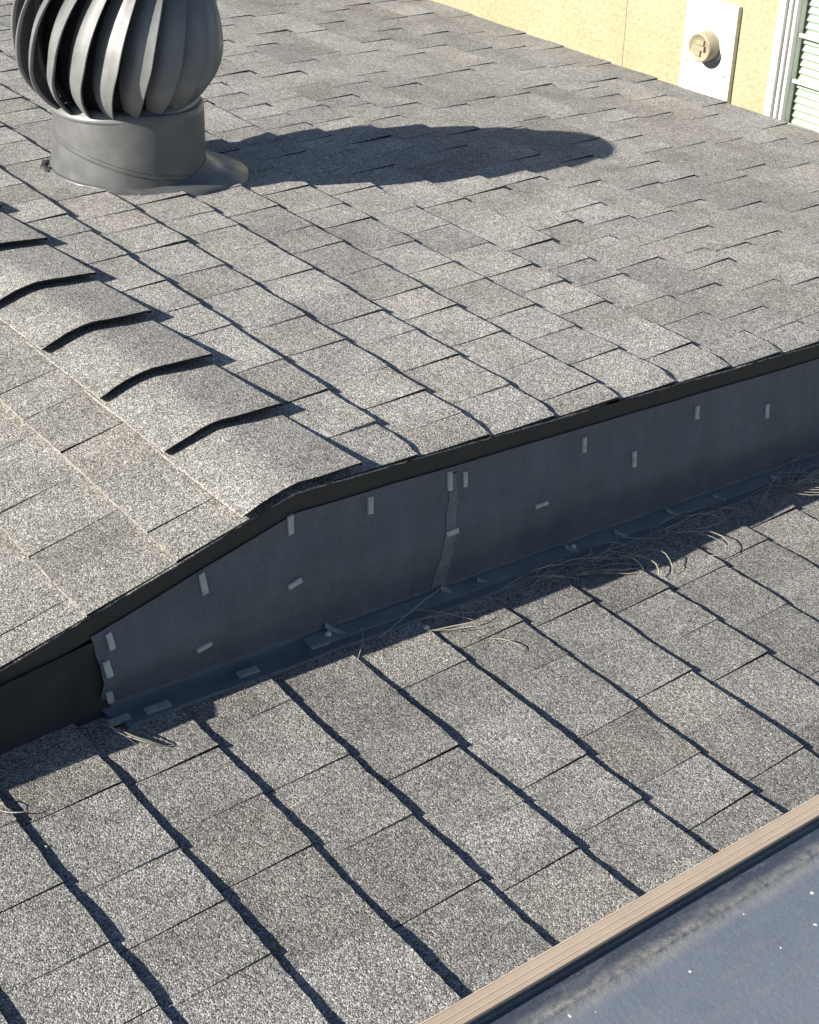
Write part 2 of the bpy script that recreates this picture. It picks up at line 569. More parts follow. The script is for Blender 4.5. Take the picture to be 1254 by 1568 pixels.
stuff_up = MB()
UJ = {0: [0.225, 0.514, 0.737, 0.881, 1.13], 1: [0.155, 0.377, 0.654, 0.903, 1.018, 1.231, 1.484], 2: [0.24, 0.456, 0.676, 0.944, 1.755, 1.949], 3: [0.046, 0.285, 0.415, 0.514, 0.779, 1.014, 2.21], 4: [0.132, 0.354, 0.596, 0.876, 1.105], 5: [0.088, 0.308, 0.518, 0.778, 1.049, 1.549], 6: [0.183, 0.403, 0.614, 0.901, 1.62, 1.83], 7: [0.153, 0.439, 0.686, 0.93, 1.537, 1.75, 2.018], 8: [0.085, 0.367, 0.521, 0.756, 1.509, 1.721, 1.977, 2.209], 9: [0.216, 0.43, 0.543, 0.656, 0.889, 1.609, 1.837, 2.093, 2.304], 10: [0.454, 0.687, 0.824, 1.556, 1.78, 1.922, 2.16, 2.442], 11: [0.37, 0.617, 0.83, 0.954, 1.377, 1.592, 1.843, 2.144, 2.422, 2.662], 12: [0.542, 0.777, 1.033, 1.146, 1.365, 1.597, 1.867, 2.081, 2.262, 2.781], 13: [0.621, 0.829, 1.036, 1.289, 1.377, 1.652, 2.146, 2.382, 2.671], 14: [0.792, 1.026, 1.293, 1.501, 1.586, 1.826, 2.078, 2.303, 2.523], 15: [0.979, 1.229, 1.438, 1.646, 1.83, 2.066, 2.273, 2.552, 2.762], 16: [0.933, 1.085, 1.319, 1.6, 1.806, 2.026, 2.499]}
for i in range(0, 17):
    s = 0.22008 + i * E0 if i <= 8 else 0.22008 + 8 * E0 + (i - 8) * 0.137
    e = E0 if i <= 8 else 0.137
    course(UP, s, e, UJ.get(i, []), [], UE, 4.75, 100 + i, roof, stuff_up, *(((0.0122, 0.0146), (0.0096, 0.0112)) if i <= 8 else ((0.0088, 0.0108), (0.0060, 0.0076))), 0.0026, droop=UE,
           split=(i <= 8), warm=0.05, vis=lambda s, y: in_view(UP(s - 0.07, y)))
LJ = {0: [0.07, 0.334, 0.554], 1: [0.155, 0.421], 2: [0.043]}
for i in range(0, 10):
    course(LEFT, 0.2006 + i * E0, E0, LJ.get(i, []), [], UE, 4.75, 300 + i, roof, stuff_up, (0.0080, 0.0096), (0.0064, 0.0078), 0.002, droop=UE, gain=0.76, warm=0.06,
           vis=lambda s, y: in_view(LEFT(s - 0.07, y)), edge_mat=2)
tag(stuff_up.build('shingle_field', [SHINGLE, EDGE, LIT_EDGE], roof), kind='stuff')

# ridge caps
def ridge_cap(y0, seed):
    r = random.Random(seed)
    mb = MB()
    tn = (r.uniform(0.82, 0.92), 0.05)
    xs = [-0.094, -0.080, -0.065, -0.045, -0.028, -0.014, 0.0, 0.014, 0.028, 0.045, 0.065, 0.085, 0.100, 0.112]
    Ln = 0.275
    ny = 9

    def pt(x, f, top=True, i=0):
        ax = math.sqrt(x * x + 0.012 ** 2) - 0.012
        z = -(MS if x > 0 else ML) * ax
        lift = 0.0195 * (1 - f) ** 1.15 + 0.0035
        lift += 0.0018 * math.sin(9 * x + seed) * (1 - f)
        q = max(0.0, min(1.0, (x + 0.102) / 0.05))
        lift *= 0.82 + 0.18 * q * q * (3 - 2 * q)
        y = y0 + Ln * f + (0.0012 * nz(x * 160, seed * 3.3, 0) + 0.004 * nz(x * 14, seed, 5) if f == 0 else 0)
        xx = x + (0.0015 * nz(y * 90, seed, x) if abs(x) > 0.09 else 0) - 0.004 * f * (1 if x > 0 else -1) * (abs(x) > 0.05)
        return Vector((xx, y, z + (lift if top else -0.006)))
    rows = [[pt(x, j / ny) for j in range(ny + 1)] for x in xs]
    mb.grid(rows, 0, True, tn)
    # near end, thick bent edge
    t = [mb.vert(pt(x, 0), tn) for x in xs]
    b = [mb.vert(pt(x, 0) - Vector((0, -0.004, 0.0062)), tn) for x in xs]
    for k in range(len(xs) - 1):
        mb.face((t[k], b[k], b[k + 1], t[k + 1]), 1)
    # underside, so that the lifted end is a real shell
    u = [[pt(x, j / ny) - Vector((0, -0.004 if j == 0 else 0, 0.0062)) for j in range(ny + 1)] for x in xs]
    mb.grid([row[::-1] for row in u], 1, True, tn)
    for col, flip in ((0, True), (len(xs) - 1, False)):
        t = [mb.vert(rows[col][j], tn) for j in range(ny + 1)]
        b = [mb.vert(rows[col][j] - Vector((0.001 if col == 0 else 0, 0, 0.0038 if col == 0 else 0.0075)), tn) for j in range(ny + 1)]
        for j in range(ny):
            fc = (t[j], b[j], b[j + 1], t[j + 1])
            mb.face(fc if flip else fc[::-1], 0 if col == 0 else 1)
    return mb.build('ridge_cap', [SHINGLE, EDGE], roof)


for j in range(0, 22):
    ridge_cap(-0.016 if j == 0 else -0.004 + 0.2005 * j, 11 + j)

# rake trim: fascia boards under the shingle overhang, both slopes
def rake_board(fr, s0, s1, n0, n1, ya, yb, name, mat, seg=12):
    mb = MB()
    for k in range(seg):
        a = s0 + (s1 - s0) * k / seg; b = s0 + (s1 - s0) * (k + 1) / seg
        pts = [fr(a, ya, n0), fr(b, ya, n0), fr(b, yb, n0), fr(a, yb, n0), fr(a, ya, n1), fr(b, ya, n1), fr(b, yb, n1), fr(a, yb, n1)]
        ii = [mb.vert(p) for p in pts]
        for q in ((0, 1, 5, 4), (2, 3, 7, 6), (0, 3, 2, 1), (4, 5, 6, 7)):
            mb.face([ii[x] for x in q])
        if k == 0: mb.face([ii[x] for x in (3, 0, 4, 7)])
        if k == seg - 1: mb.face([ii[x] for x in (1, 2, 6, 5)])
    return mb.build(name, mat, roof)


rake_board(UP, 0.0, 2.47, -0.039, -0.004, -0.004, 0.012, 'fascia', FASCIA)
rake_board(LEFT, 0.0, 1.5, -0.039, -0.004, -0.0042, 0.012, 'fascia', FASCIA)
# unseen board outside the frame, added to cast shadow along the lower roof
m = MB()
m.hexa([(-1.25, -0.016, -0.26), (-0.62, -0.016, -0.16), (-0.62, -0.0055, -0.16), (-1.25, -0.0055, -0.26), (-1.25, -0.016, -0.012), (-0.62, -0.016, -0.014), (-0.62, -0.0055, -0.014), (-1.25, -0.0055, -0.012)])
m.hexa([(-0.62, -0.016, -0.16), (-0.480, -0.016, -0.128), (-0.480, -0.0055, -0.128), (-0.62, -0.0055, -0.16), (-0.62, -0.016, -0.014), (-0.480, -0.016, -0.088), (-0.480, -0.0055, -0.088), (-0.62, -0.0055, -0.014)])
m.build('shadow_board', FASCIA, roof)
m = MB()
m.hexa([(-1.25, -0.024, -0.175), (-0.322, -0.0095, -0.255), (-0.322, -0.0062, -0.255), (-1.25, -0.0068, -0.175), (-1.25, -0.024, -0.14), (-0.322, -0.0072, ML * -0.322 - 0.046), (-0.322, -0.0062, ML * -0.322 - 0.046), (-1.25, -0.0068, -0.14)])
m.build('skirting_board', BOARD, roof)
# starter strips, a ragged second layer showing below the tabs
for fr, s1, sd in ((UP, 2.46, 1.0), (LEFT, 1.5, 2.0)):
    mb = MB()
    n = int(s1 / 0.012)
    top, bot, back = [], [], []
    for k in range(n + 1):
        s = s1 * k / n
        y = -0.0085 + 0.0016 * nz(s * 60, sd, 1) + 0.0025 * nz(s * 7, sd, 3)
        top.append(fr(s, y, -0.0005)); bot.append(fr(s, y + 0.001, -0.0036)); back.append(fr(s, 0.03, -0.0005))
    mb.grid([back, top], 0, False, (1.15, 0.1)); mb.grid([top, bot], 0, False, (1.15, 0.1))
    mb.build('starter_strip', [SHINGLE], roof)

# ------------------------------------------------------------------ lower roof
low = empty('lower_roof')
tag(low, 'lower shingled roof slope in front, edged with a ribbed tan strip', 'roof', kind='thing')
m = MB()
m.hexa([LOW(-1.3, LE_Y, -.04), LOW(2.4, LE_Y, -.04), LOW(2.4, 0.011, -.04), LOW(-1.3, 0.011, -.04),
        LOW(-1.3, LE_Y, -.002), LOW(2.4, LE_Y, -.002), LOW(2.4, 0.011, -.002), LOW(-1.3, 0.011, -.002)])
m.build('deck', DECK, low)
stuff_low = MB()
LDJ = {0: [-0.491, -0.271], 1: [-0.398, -0.15], 2: [-0.640, -0.377, -0.153], 3: [-0.538, -0.26], 4: [-0.564, -0.325], 5: [-0.435, -0.174], 6: [-0.615, -0.398, -0.141], 7: [-0.592, -0.376, -0.156], 8: [-0.407, -0.195], 9: [-0.478, -0.194], 10: [-0.172], 11: [-0.123]}
LLJ = {1: [-0.496, -0.291], 2: [-0.262], 3: [-0.399], 4: [-0.458, -0.188], 5: [-0.541], 6: [-0.517, -0.242], 7: [-0.472], 8: [-0.557, -0.3], 9: [-0.33]}
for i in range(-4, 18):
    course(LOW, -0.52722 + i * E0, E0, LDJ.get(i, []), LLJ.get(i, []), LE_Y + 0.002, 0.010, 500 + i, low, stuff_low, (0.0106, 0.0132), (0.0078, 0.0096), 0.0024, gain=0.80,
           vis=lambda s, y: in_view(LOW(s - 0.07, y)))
tag(stuff_low.build('shingle_field', [SHINGLE, EDGE], low), kind='stuff')

# ribbed tan edge strip along the near rake: profile in (y, n)
prof = [(-0.6715, 0.0010), (-0.6715, 0.0136), (-0.6721, 0.0143), (-0.6733, 0.0143), (-0.6739, 0.0137), (-0.6818, 0.0130), (-0.6823, 0.0135), (-0.6832, 0.0135), (-0.6837, 0.0128),
        (-0.6897, 0.0122), (-0.6902, 0.0127), (-0.6911, 0.0127), (-0.6916, 0.0120), (-0.6968, 0.0112), (-0.6973, 0.0104), (-0.6973, 0.0060), (-0.6962, 0.0060)]
mb = MB()
rows = [[LOW(s, y, n + 0.0012 * nz(s * 1.7, 2.0, 0)) for (y, n) in prof] for s in [-1.3 + 0.1 * k for k in range(38)]]
ids = [[mb.vert(p) for p in row] for row in rows]
for a, b in zip(ids[:-1], ids[1:]):
    for j in range(len(prof) - 1):
        mb.face((a[j], b[j], b[j + 1], a[j + 1]), 1 if j in (1, 2, 6, 10) else 0)
RIB = mat_rough('worn_tan_rib', (0.52, 0.43, 0.34), (0.62, 0.53, 0.43), 30, 0.5, 0.35, 0.1, 120, 0.001)
tag(mb.build('edge_strip', [TAN, RIB], low), 'ribbed tan metal edge strip')

# ------------------------------------------------------------------ glossy membrane of the roof beyond the tan strip
flat = empty('membrane_roof')
tag(flat, 'dark blue grey membrane roof below the tan strip, flecked with white', 'roof', kind='thing')
mb = MB()
xs = [-2.4 + 0.06 * k for k in range(90)]
pr = [(-0.6966, 0.0062), (-0.6966, -0.0010), (-0.6975, -0.0045), (-0.7000, -0.0058), (-0.7160, -0.0068), (-0.7250, -0.0066), (-0.7290, -0.0050), (-0.7330, -0.0046), (-0.7365, -0.0058), (-0.7385, -0.0082), (-0.746, -0.0090),
      (-0.80, -0.010), (-0.9, -0.012), (-1.1, -0.016), (-1.5, -0.022), (-2.0, -0.030), (-3.2, -0.050)]
rows = []
for x in xs:
    row = []
    for (y, n) in pr:
        a = 0.0012 if y > -0.75 else 0.003
        row.append(LOW(x, y + (0.0022 * nz(x * 7, y * 9, 1) if -0.742 < y < -0.720 else 0), n + (a * nz(x * 4, y * 6, 4) if y < -0.6990 else 0)))
    rows.append(row)
mb.grid(rows, 0, True)
mb.build('membrane_sheet', FLATM, flat)
mb = MB()
mb.hexa([LOW(-2.4, -3.2, -.30), LOW(2.9, -3.2, -.30), LOW(2.9, -0.71, -.30), LOW(-2.4, -0.71, -.30), LOW(-2.4, -3.2, -.07), LOW(2.9, -3.2, -.07), LOW(2.9, -0.71, -.07), LOW(-2.4, -0.71, -.07)])
mb.build('deck', DECK, flat)

# ------------------------------------------------------------------ membrane flashing on the gable board
fl = empty('wall_flashing', (0.3, -0.008, -0.3))
fl.location = (0, 0, 0)
tag(fl, 'dark grey membrane flashing stapled to the gable wall under the roof edge', 'flashing')


def zroof(x): return -MS * x if x > 0 else ML * x
def zlow(x): return -H - MS * x


X0, X1 = -0.335, 2.2


def memb(x, v):
    """v 0..1 down the wall, 1..1.35 the cove, to 2 the flange on the lower shingles"""
    zt = zroof(x) - 0.0345 - 0.003 * abs(nz(x * 5, 1.3, 0))
    zb = zlow(x) + 0.016
    if v <= 1:
        z = zt + (zb - zt) * v
        vb = 0.60 + 0.10 * nz(x * 2.3, 3.1, 0) + 0.05 * nz(x * 6.1, 1.1, 4)
        env = math.sin(math.pi / 2 * v / vb) ** 2 if v < vb else 0.5 + 0.5 * math.cos(math.pi * min(1, (v - vb) / (0.97 - vb)))
        wr = (0.0036 * nz(x * 4.2, v * 2.2, 7) + 0.0032 * nz(x * 5 + v * 4, v * 7 - x * 3, 2) + 0.0016 * nz(x * 16, v * 5, 12)) * min(1, v * 2.2) * (1 - 0.7 * max(0, v - 0.7) / 0.3)
        wr *= min(1.0, max(0.0, (x - X0) / 0.10))
        y = -0.0070 - env * (0.0125 + 0.004 * nz(x * 3, 8, 8)) - wr
        return Vector((x, y, z))
    f = (v - 1)
    y = -0.0085 - 0.046 * f + 0.003 * nz(x * 8, 5.0, 0) * f + 0.0016 * nz(x * 40, 5.0, 0) * f
    n = 0.016 - 0.004 * min(1, f * 4) + 0.0022 * nz(x * 14, f * 2, 3.0)
    return Vector((x, y, zlow(x) + n))


mb = MB()
nx = 220
vs = [k / 14 for k in range(14)] + [0.965, 1.0, 1.06, 1.15, 1.3, 1.5, 1.75, 1.95, 2.0]
rows = []
for k in range(nx + 1):
    x = X0 + (X1 - X0) * k / nx
    col = []
    for v in vs:
        p = memb(x, v)
        if k == 0: p.x += 0.004 * math.sin(v * 4) + 0.0025 * nz(v * 6, 0, 0) + 0.012 * max(0, v - 0.8)
        col.append(p)
    col.append(col[-1] - Vector((0, -0.001, 0.009)))
    rows.append(col)
mb.grid(rows, 0, True)
mb.build('membrane_sheet', MEMB, fl)

# taped vertical lap in the sheet
mb = MB()
rows = []
for k in range(17):
    v = 0.05 + 0.93 * k / 16
    xc = 0.292 - 0.030 * v + 0.004 * nz(v * 6, 3, 3)
    wd = 0.0065 + 0.0075 * v + 0.005 * abs(nz(v * 8, 1, 8))
    rows.append([memb(xc + wd * q, v) - Vector((0, 0.0010 + 0.0018 * (1 - q * q) + 0.0008 * nz(v * 14, q * 2, 5), 0)) for q in (-1, -0.5, 0, 0.5, 1)])
mb.grid(rows, 0, True)
mb.build('lap_seam', mat_rough('seam_sealant', (0.115, 0.126, 0.140), (0.175, 0.186, 0.198), 60, 0.6, 0.35, 0.4, 120, 0.002), fl)

# metal clips that hold the sheet: (x, z, upright?, lean)
def clip(P, U, V, N, lx, ly, mat, bend=0.0):
    mb = MB()
    rows = []
    for k in range(6):
        f = k / 5 * 2 - 1
        rows.append([P + U * (lx * q) + V * (ly * f) + N * (0.0034 + bend * (f + 1) ** 2 * 0.25 + 0.0010 * (1 - abs(q)) + 0.0006 * nz(P.x * 90, k, q)) for q in (-1, -0.6, 0.6, 1)])
    n = len(rows)
    ids = mb.grid(rows, 0, False)
    rim = [ids[k][0] for k in range(n)] + [ids[n - 1][q] for q in (1, 2, 3)] + [ids[k][3] for k in range(n - 2, -1, -1)] + [ids[0][q] for q in (2, 1)]
    lowr = [mb.vert(Vector(mb.v[i]) - N * 0.0045) for i in rim]
    for k in range(len(rim)):
        mb.face((rim[k], rim[(k + 1) % len(rim)], lowr[(k + 1) % len(rim)], lowr[k]))
    return mb.build('staple', mat, fl)


CL = [(-0.309, -0.114, 1, 0.06), (-0.322, -0.151, 1, 0.05), (-0.322, -0.206, 1, 0.18), (-0.161, -0.086, 1, 0.04), (-0.012, -0.051, 1, -0.05), (-0.018, -0.146, 0, 0.12), (-0.174, -0.187, 0, 0.16),
      (0.129, -0.075, 1, -0.08), (0.282, -0.093, 1, -0.05), (0.313, -0.102, 1, -0.04), (0.279, -0.182, 0, 0.05), (0.474, -0.212, 0, 0.02), (0.572, -0.136, 1, -0.05), (0.691, -0.207, 1, -0.05),
      (0.852, -0.174, 1, -0.06), (1.049, -0.240, 1, -0.07)]
for (x, z, upr, lean) in CL:
    zt = memb(x, 0).z; zb = memb(x, 1).z
    v = (z - zt) / (zb - zt)
    v = max(0.03, min(0.95, v))
    P = memb(x, v)
    X = (memb(x + .004, v) - memb(x - .004, v)).normalized()
    Z = (memb(x, max(0, v - .02)) - memb(x, v + .02)).normalized()
    N = X.cross(Z).normalized()
    if N.y > 0: N = -N
    c, s = math.cos(lean), math.sin(lean)
    a, b = X * c + Z * s, Z * c - X * s
    g1, g2 = rnd.uniform(0.8, 1.1), rnd.uniform(0.82, 1.12)
    if upr: clip(P, a, b, N, 0.0046 * g1, 0.0150 * g2, CLIP)
    else: clip(P, b, a, N, 0.0046 * g1, 0.0142 * g2, CLIP)
# clips on the flange
for (x, f, along, lx, ly, bend) in [(-0.117, 0.62, 1, .006, .017, 0), (-0.268, 0.72, 1, .006, .019, 0), (-0.325, 0.62, 1, .006, .016, 0), (0.013, 0.52, 1, .006, .017, 0), (0.051, 0.22, 0, .005, .016, .012),
                                    (0.275, 0.30, 0, .0055, .015, .010), (0.165, 0.35, 1, .005, .014, 0), (0.345, 0.4, 0, .004, .012, .006), (0.46, 0.45, 1, .005, .014, 0), (0.545, 0.4, 0, .0042, .013, .008),
                                    (0.66, 0.5, 0, .004, .012, .007), (0.80, 0.4, 0, .0042, .013, .009), (0.925, 0.45, 0, .004, .013, .006), (1.09, 0.5, 0, .004, .012, .007)]:
    P = memb(x, 1 + f)
    A = LOW.D.copy(); Bv = Vector((0, 1, 0)); N = LOW.N
    if not along:
        q = 0.9
        A, Bv = A * math.cos(q) + Bv * math.sin(q), Bv * math.cos(q) - A * math.sin(q)
        clip(P, A, Bv, N, lx, ly, DARKCLIP, bend)
    else:
        clip(P, Bv, A, N, lx, ly, DARKCLIP, bend)
# batten laid on the flange
mb = MB()
rows = []
for k in range(60):
    x = -0.005 + 1.6 * k / 59
    a = memb(x, 1.10); b = memb(x, 1.62)
    g1 = 0.0035 + 0.0012 * nz(x * 20, 8, 1)
    rows.append([a - LOW.N * 0.002, a + LOW.N * g1, b + LOW.N * g1, b - LOW.N * 0.002])
mb.grid(rows, 0, False)
mb.face((0, 1, 2, 3))
mb.build('batten', mat_rough('batten_membrane', (0.11, 0.125, 0.145), (0.15, 0.168, 0.19), 22, 0.5, 0.4, 0.3, 80, 0.002), fl)
# screw washers
for (x, f) in ((0.036, 0.28), (0.182, 1.15), (0.553, 0.30)):
    P = memb(x, 1 + f) + LOW.N * 0.0045 if f < 1 else LOW(0.182 / LOW.k, -0.078, 0.011)
    mb = MB()
    mb.grid([[P + LOW.N * (h) + LOW.D * (rd * math.cos(a)) + Vector((0, rd * math.sin(a), 0)) for (rd, h) in ((0.0058, 0), (0.0056, .0012), (0.0032, .0022), (0.0030, .0042), (0, .0046))]
             for a in [2 * math.pi * k / 12 for k in range(12)]], 0, True, closed=True)
    mb.build('screw_head', CLIP, fl)

# ------------------------------------------------------------------ turbine vent
AX = (0.48, 1.36)
tb = empty('turbine_vent', (AX[0], AX[1], -MS * AX[0]))
tag(tb, 'grey metal turbine vent with curved vanes on a round throat', 'vent')


def tbuild(mb, name, mat):
    return mb.build(name, mat, tb)


NR = UP.N
# throat: square to the roof, slightly oval
TX = UP.D; TY = Vector((0, 1, 0))


def thr(a, h, r): return NR * h + TX * (r * math.cos(a)) + TY * (r * math.sin(a))


mb = MB()
rows = []
for k in range(72):
    a = 2 * math.pi * k / 72
    col = []
    for j in range(15):
        h = -0.01 + 0.176 * min(j, 12) / 12 + (0.004, 0.002)[j - 13] * (j > 12) if j > 12 else -0.01 + 0.176 * j / 12
        r = 0.1705 - 0.010 * (j / 12) - (0.016 if j == 14 else 0.004 if j == 13 else 0) + 0.0010 * nz(math.cos(a) * 3, math.sin(a) * 3, h * 18)
        col.append(thr(a, h, r))
    rows.append(col)
mb.grid(rows, 0, True, closed=True)
tbuild(mb, 'throat', THROAT)
# oblique adjuster beads
FR = math.atan2(-2.8, -1.4)
for dh, rad in ((0.0, 0.0030), (0.009, 0.0022)):
    mb = MB()
    pts = []
    for k in range(73):
        a = 2 * math.pi * k / 72
        side = math.sin(a - FR)            # + towards screen right
        front = math.cos(a - FR)
        h = 0.058 - 0.034 * side - 0.012 * front + dh
        pts.append(thr(a, h, 0.1690 - 0.010 * h / 0.165))
    mb.tube(pts, rad, 6)
    tbuild(mb, 'throat_bead', THROAT)
# base skirt flared out on the downhill side
mb = MB()
rows = []
for k in range(96):
    a = 2 * math.pi * k / 96
    wgt = max(0, math.cos(a - R(-26))) ** 2.0
    wd = 0.003 + 0.090 * wgt + 0.004 * nz(math.cos(a) * 5, math.sin(a) * 5, 1)
    hh = 0.016 + 0.03 * wgt
    rows.append([thr(a, hh, 0.1690), thr(a, hh * 0.45 + 0.006, 0.1715 + wd * 0.25), thr(a, 0.0145, 0.172 + wd * 0.6), thr(a, 0.0125, 0.172 + wd), thr(a, -0.002, 0.1725 + wd)])
mb.grid(rows, 0, True, closed=True)
tbuild(mb, 'base_skirt', THROAT)
# sealant blobs at the foot
for (ang, rad, sz) in ((FR - 1.35, 0.180, 0.013), (FR - 1.50, 0.184, 0.0145), (FR - 1.66, 0.184, 0.0125), (FR + 0.10, 0.1765, 0.0055), (FR + 0.22, 0.177, 0.0045)):
    mb = MB()
    c = thr(ang, 0.006, rad - 0.004)
    mb.grid([[c + Vector((sz * math.sin(t) * math.cos(q), sz * math.sin(t) * math.sin(q), sz * 0.7 * math.cos(t))) * (1 + 0.75 * nz(math.cos(q) * 1.6, math.sin(q) * 1.6 + t * 1.3, sz * 900)) for t in [math.pi * j / 6 for j in range(7)]]
             for q in [2 * math.pi * k / 9 for k in range(9)]], 0, True, closed=True)
    tbuild(mb, 'sealant', TARM if sz > 0.012 else THROAT)

# rotating head, level
ZC = 0.222 + MS * AX[0]
HX = Vector((0.012, 0.004, 0.0))


def ball(a, th, dr=0.0):
    r = 0.2235 * math.cos(a * 0.90) + dr
    z = ZC + (0.150 if a < 0 else 0.250) * math.sin(a)
    return HX + Vector((r * math.cos(th), r * math.sin(th), z))


NV = 20
A0, A1 = R(-50), R(62)


def vane_mesh():
    mb = MB()
    n = 26
    rows = []
    for k in range(n + 1):
        f = k / n
        a = A0 + (A1 - A0) * f
        sh = math.sin(math.pi * min(1, max(0, 0.06 + 0.90 * f))) ** 0.75
        dth = 0.060 + 0.212 * sh
        dep = 0.006 + 0.036 * sh
        tw = 0.13 * (2 * f - 0.80) ** 2 + 0.80 * f ** 3
        pts = []
        for q in (0, 0.25, 0.5, 0.75, 1.0):
            th = tw + dth * q
            bow = 0.007 * math.sin(math.pi * q) * sh
            pts.append(ball(a, th, -dep * (1 - q) ** 1.15 + bow * 0.6 - 0.006))
        # rolled outer lip
        pts.append(ball(a, tw + dth + 0.010, -0.0045 + 0.001))
        pts.append(ball(a, tw + dth + 0.016, -0.0085))
        pts.append(ball(a, tw + dth + 0.006, -0.0125))
        rows.append(pts)
    rows = [[p - HX for p in row] for row in rows]
    mb.grid(rows, 0, True)
    # inner skin half a millimetre inside, so the sheet has thickness
    mb.grid([[p * 1.0 - Vector((p.x, p.y, 0)).normalized() * 0.0012 for p in row][::-1] for row in rows], 0, True)
    return mb


base_vane = vane_mesh().build('vane', GALV, tb)
base_vane.location = HX
for k in range(NV):
    if k == 0:
        v = base_vane
    else:
        v = base_vane.copy()
        COL.objects.link(v)
        v.parent = tb
    v.rotation_euler = (0, 0, 2 * math.pi * k / NV + 0.08)
# rings and top plate
def ring(name, prof, mat, n=72):
    mb = MB()
    mb.grid([[HX + Vector((r * math.cos(t), r * math.sin(t), z)) for (r, z) in prof] for t in [2 * math.pi * k / n for k in range(n)]], 0, True, closed=True)
    return tbuild(mb, name, mat)


zb = ball(A0, 0).z; rb = 0.2235 * math.cos(A0 * .9)
zt = ball(A1, 0).z; rtp = 0.2235 * math.cos(A1 * .9)
ring('bottom_ring', [(rb - 0.016, zb + 0.014), (rb - 0.006, zb + 0.010), (rb + 0.001, zb + 0.004), (rb + 0.0035, zb - 0.001), (rb + 0.0035, zb - 0.007), (rb - 0.006, zb - 0.009)], GALV)
ring('top_plate', [(rtp + 0.004, zt - 0.010), (rtp + 0.006, zt), (rtp - 0.004, zt + 0.006), (rtp * 0.6, zt + 0.016), (0.02, zt + 0.020), (0.0, zt + 0.020)], GALV)
mb = MB()
mb.tube([HX + Vector((0, 0, 0.05)), HX + Vector((0, 0, 0.2)), HX + Vector((0, 0, zt))], 0.009, 10)
tbuild(mb, 'shaft', DARK)
mb = MB()
for q in range(3):
    t = q * 2.094 + 0.4
    mb.tube([HX + Vector((0, 0, zb + 0.03)), HX + Vector((rb * .5 * math.cos(t), rb * .5 * math.sin(t), zb + .015)), HX + Vector((rb * math.cos(t), rb * math.sin(t), zb - .002))], 0.006, 6)
tbuild(mb, 'bearing_bracket', DARK)
ring('light_block_drum', [(0.138, 0.02), (0.138, zb + 0.02), (0.160, ZC - 0.05), (0.166, ZC + 0.03), (0.150, ZC + 0.11), (rtp - 0.01, zt - 0.004)], DARK, 48)  # added dark drum, stops sun leaking between the vanes and blackens the gaps

# ------------------------------------------------------------------ neighbouring house
hs = empty('yellow_house', (3.0, 2.0, -3.2))
hs.location = (0, 0, 0)
tag(hs, 'yellow stucco house wall with a white panel and a window behind the roof', 'house')
WX = 3.0
WY0, WY1, WZ0, WZ1 = 0.75, 1.590, -0.86, 0.16
mb = MB()
mb.box((WX, WY1, -3.2), (WX + .2, 2.2885, 0.36))
mb.box((WX, 0.45, -3.2), (WX + .2, WY0, 0.36))
mb.box((WX, WY0, -3.2), (WX + .2, WY1, WZ0))
mb.box((WX, WY0, WZ1), (WX + .2, WY1, 0.36))
mb.build('wall', STUCCO, hs)
mb = MB()
mb.box((WX + .001, 2.2915, -3.2), (WX + .2, 4.1, 0.36))
mb.build('wall', STUCCO, hs)
mb = MB()
mb.box((WX + .006, 2.2885, -3.2), (WX + .19, 2.2915, 0.355))
mb.build('wall_joint', mat_rough('rusty_joint', (0.10, 0.06, 0.03), (0.30, 0.20, 0.11), 12, 0.9, 0.2, 0.3), hs)

# access panel with a round vent cap
pn = MB()
pn.box((WX - .018, 1.764, -0.542), (WX - .0005, 1.984, -0.198))
pan = pn.build('access_panel', WHITE, hs)
mb = MB()
for (a, b) in (((1.760, -0.545), (1.988, -0.542)), ((1.760, -0.198), (1.988, -0.1955)), ((1.760, -0.5420), (1.764, -0.198)), ((1.984, -0.542), (1.988, -0.198))):
    mb.box((WX - .0195, a[0], a[1]), (WX - .001, b[0], b[1]))
mb.build('panel_rim', mat_rough('aged_white_rim', (0.50, 0.47, 0.38), (0.68, 0.66, 0.58), 30, 0.6, 0.3, 0), pan)


def disc_x(profile, cy, cz, name, mat, parent, n=36):
    mb = MB()
    mb.grid([[Vector((WX - d, cy + r * math.cos(t), cz + r * math.sin(t))) for (r, d) in profile] for t in [2 * math.pi * k / n for k in range(n)]], 0, True, closed=True)
    return mb.build(name, mat, parent)


CY, CZ = 1.868, -0.345
disc_x([(0.062, .018), (0.062, .021), (0.058, .023), (0.054, .0235), (0.050, .0235)], CY, CZ, 'vent_collar', WHITE, pan)
disc_x([(0.052, .018), (0.050, .030), (0.050, .070), (0.047, .074), (0.043, .074), (0.041, .070), (0.0, .0695)], CY, CZ, 'vent_cap', BEIGE, pan)
mb = MB()
mb.box((WX - .080, CY - .028, CZ - .006), (WX - .0695, CY + .026, CZ + .010))
mb.box((WX - .077, CY - .010, CZ - .026), (WX - .0697, CY + .020, CZ - .008))
mb.box((WX - .077, CY - .022, CZ + .012), (WX - .0697, CY + .010, CZ + .028))
mb.build('cap_grip', BEIGE, pan)
for (y0, y1, z0, z1, nm) in ((1.800, 1.828, -0.522, -0.514, 'slot'), (1.955, 1.968, -0.425, -0.418, 'screw'), (1.782, 1.792, -0.44, -0.43, 'screw'), (1.93, 1.942, -0.52, -0.514, 'slot')):
    mb = MB()
    mb.box((WX - .0195, y0, z0), (WX - .0175, y1, z1))
    mb.build(nm, CLIP if nm == 'slot' else BEIGE, pan)

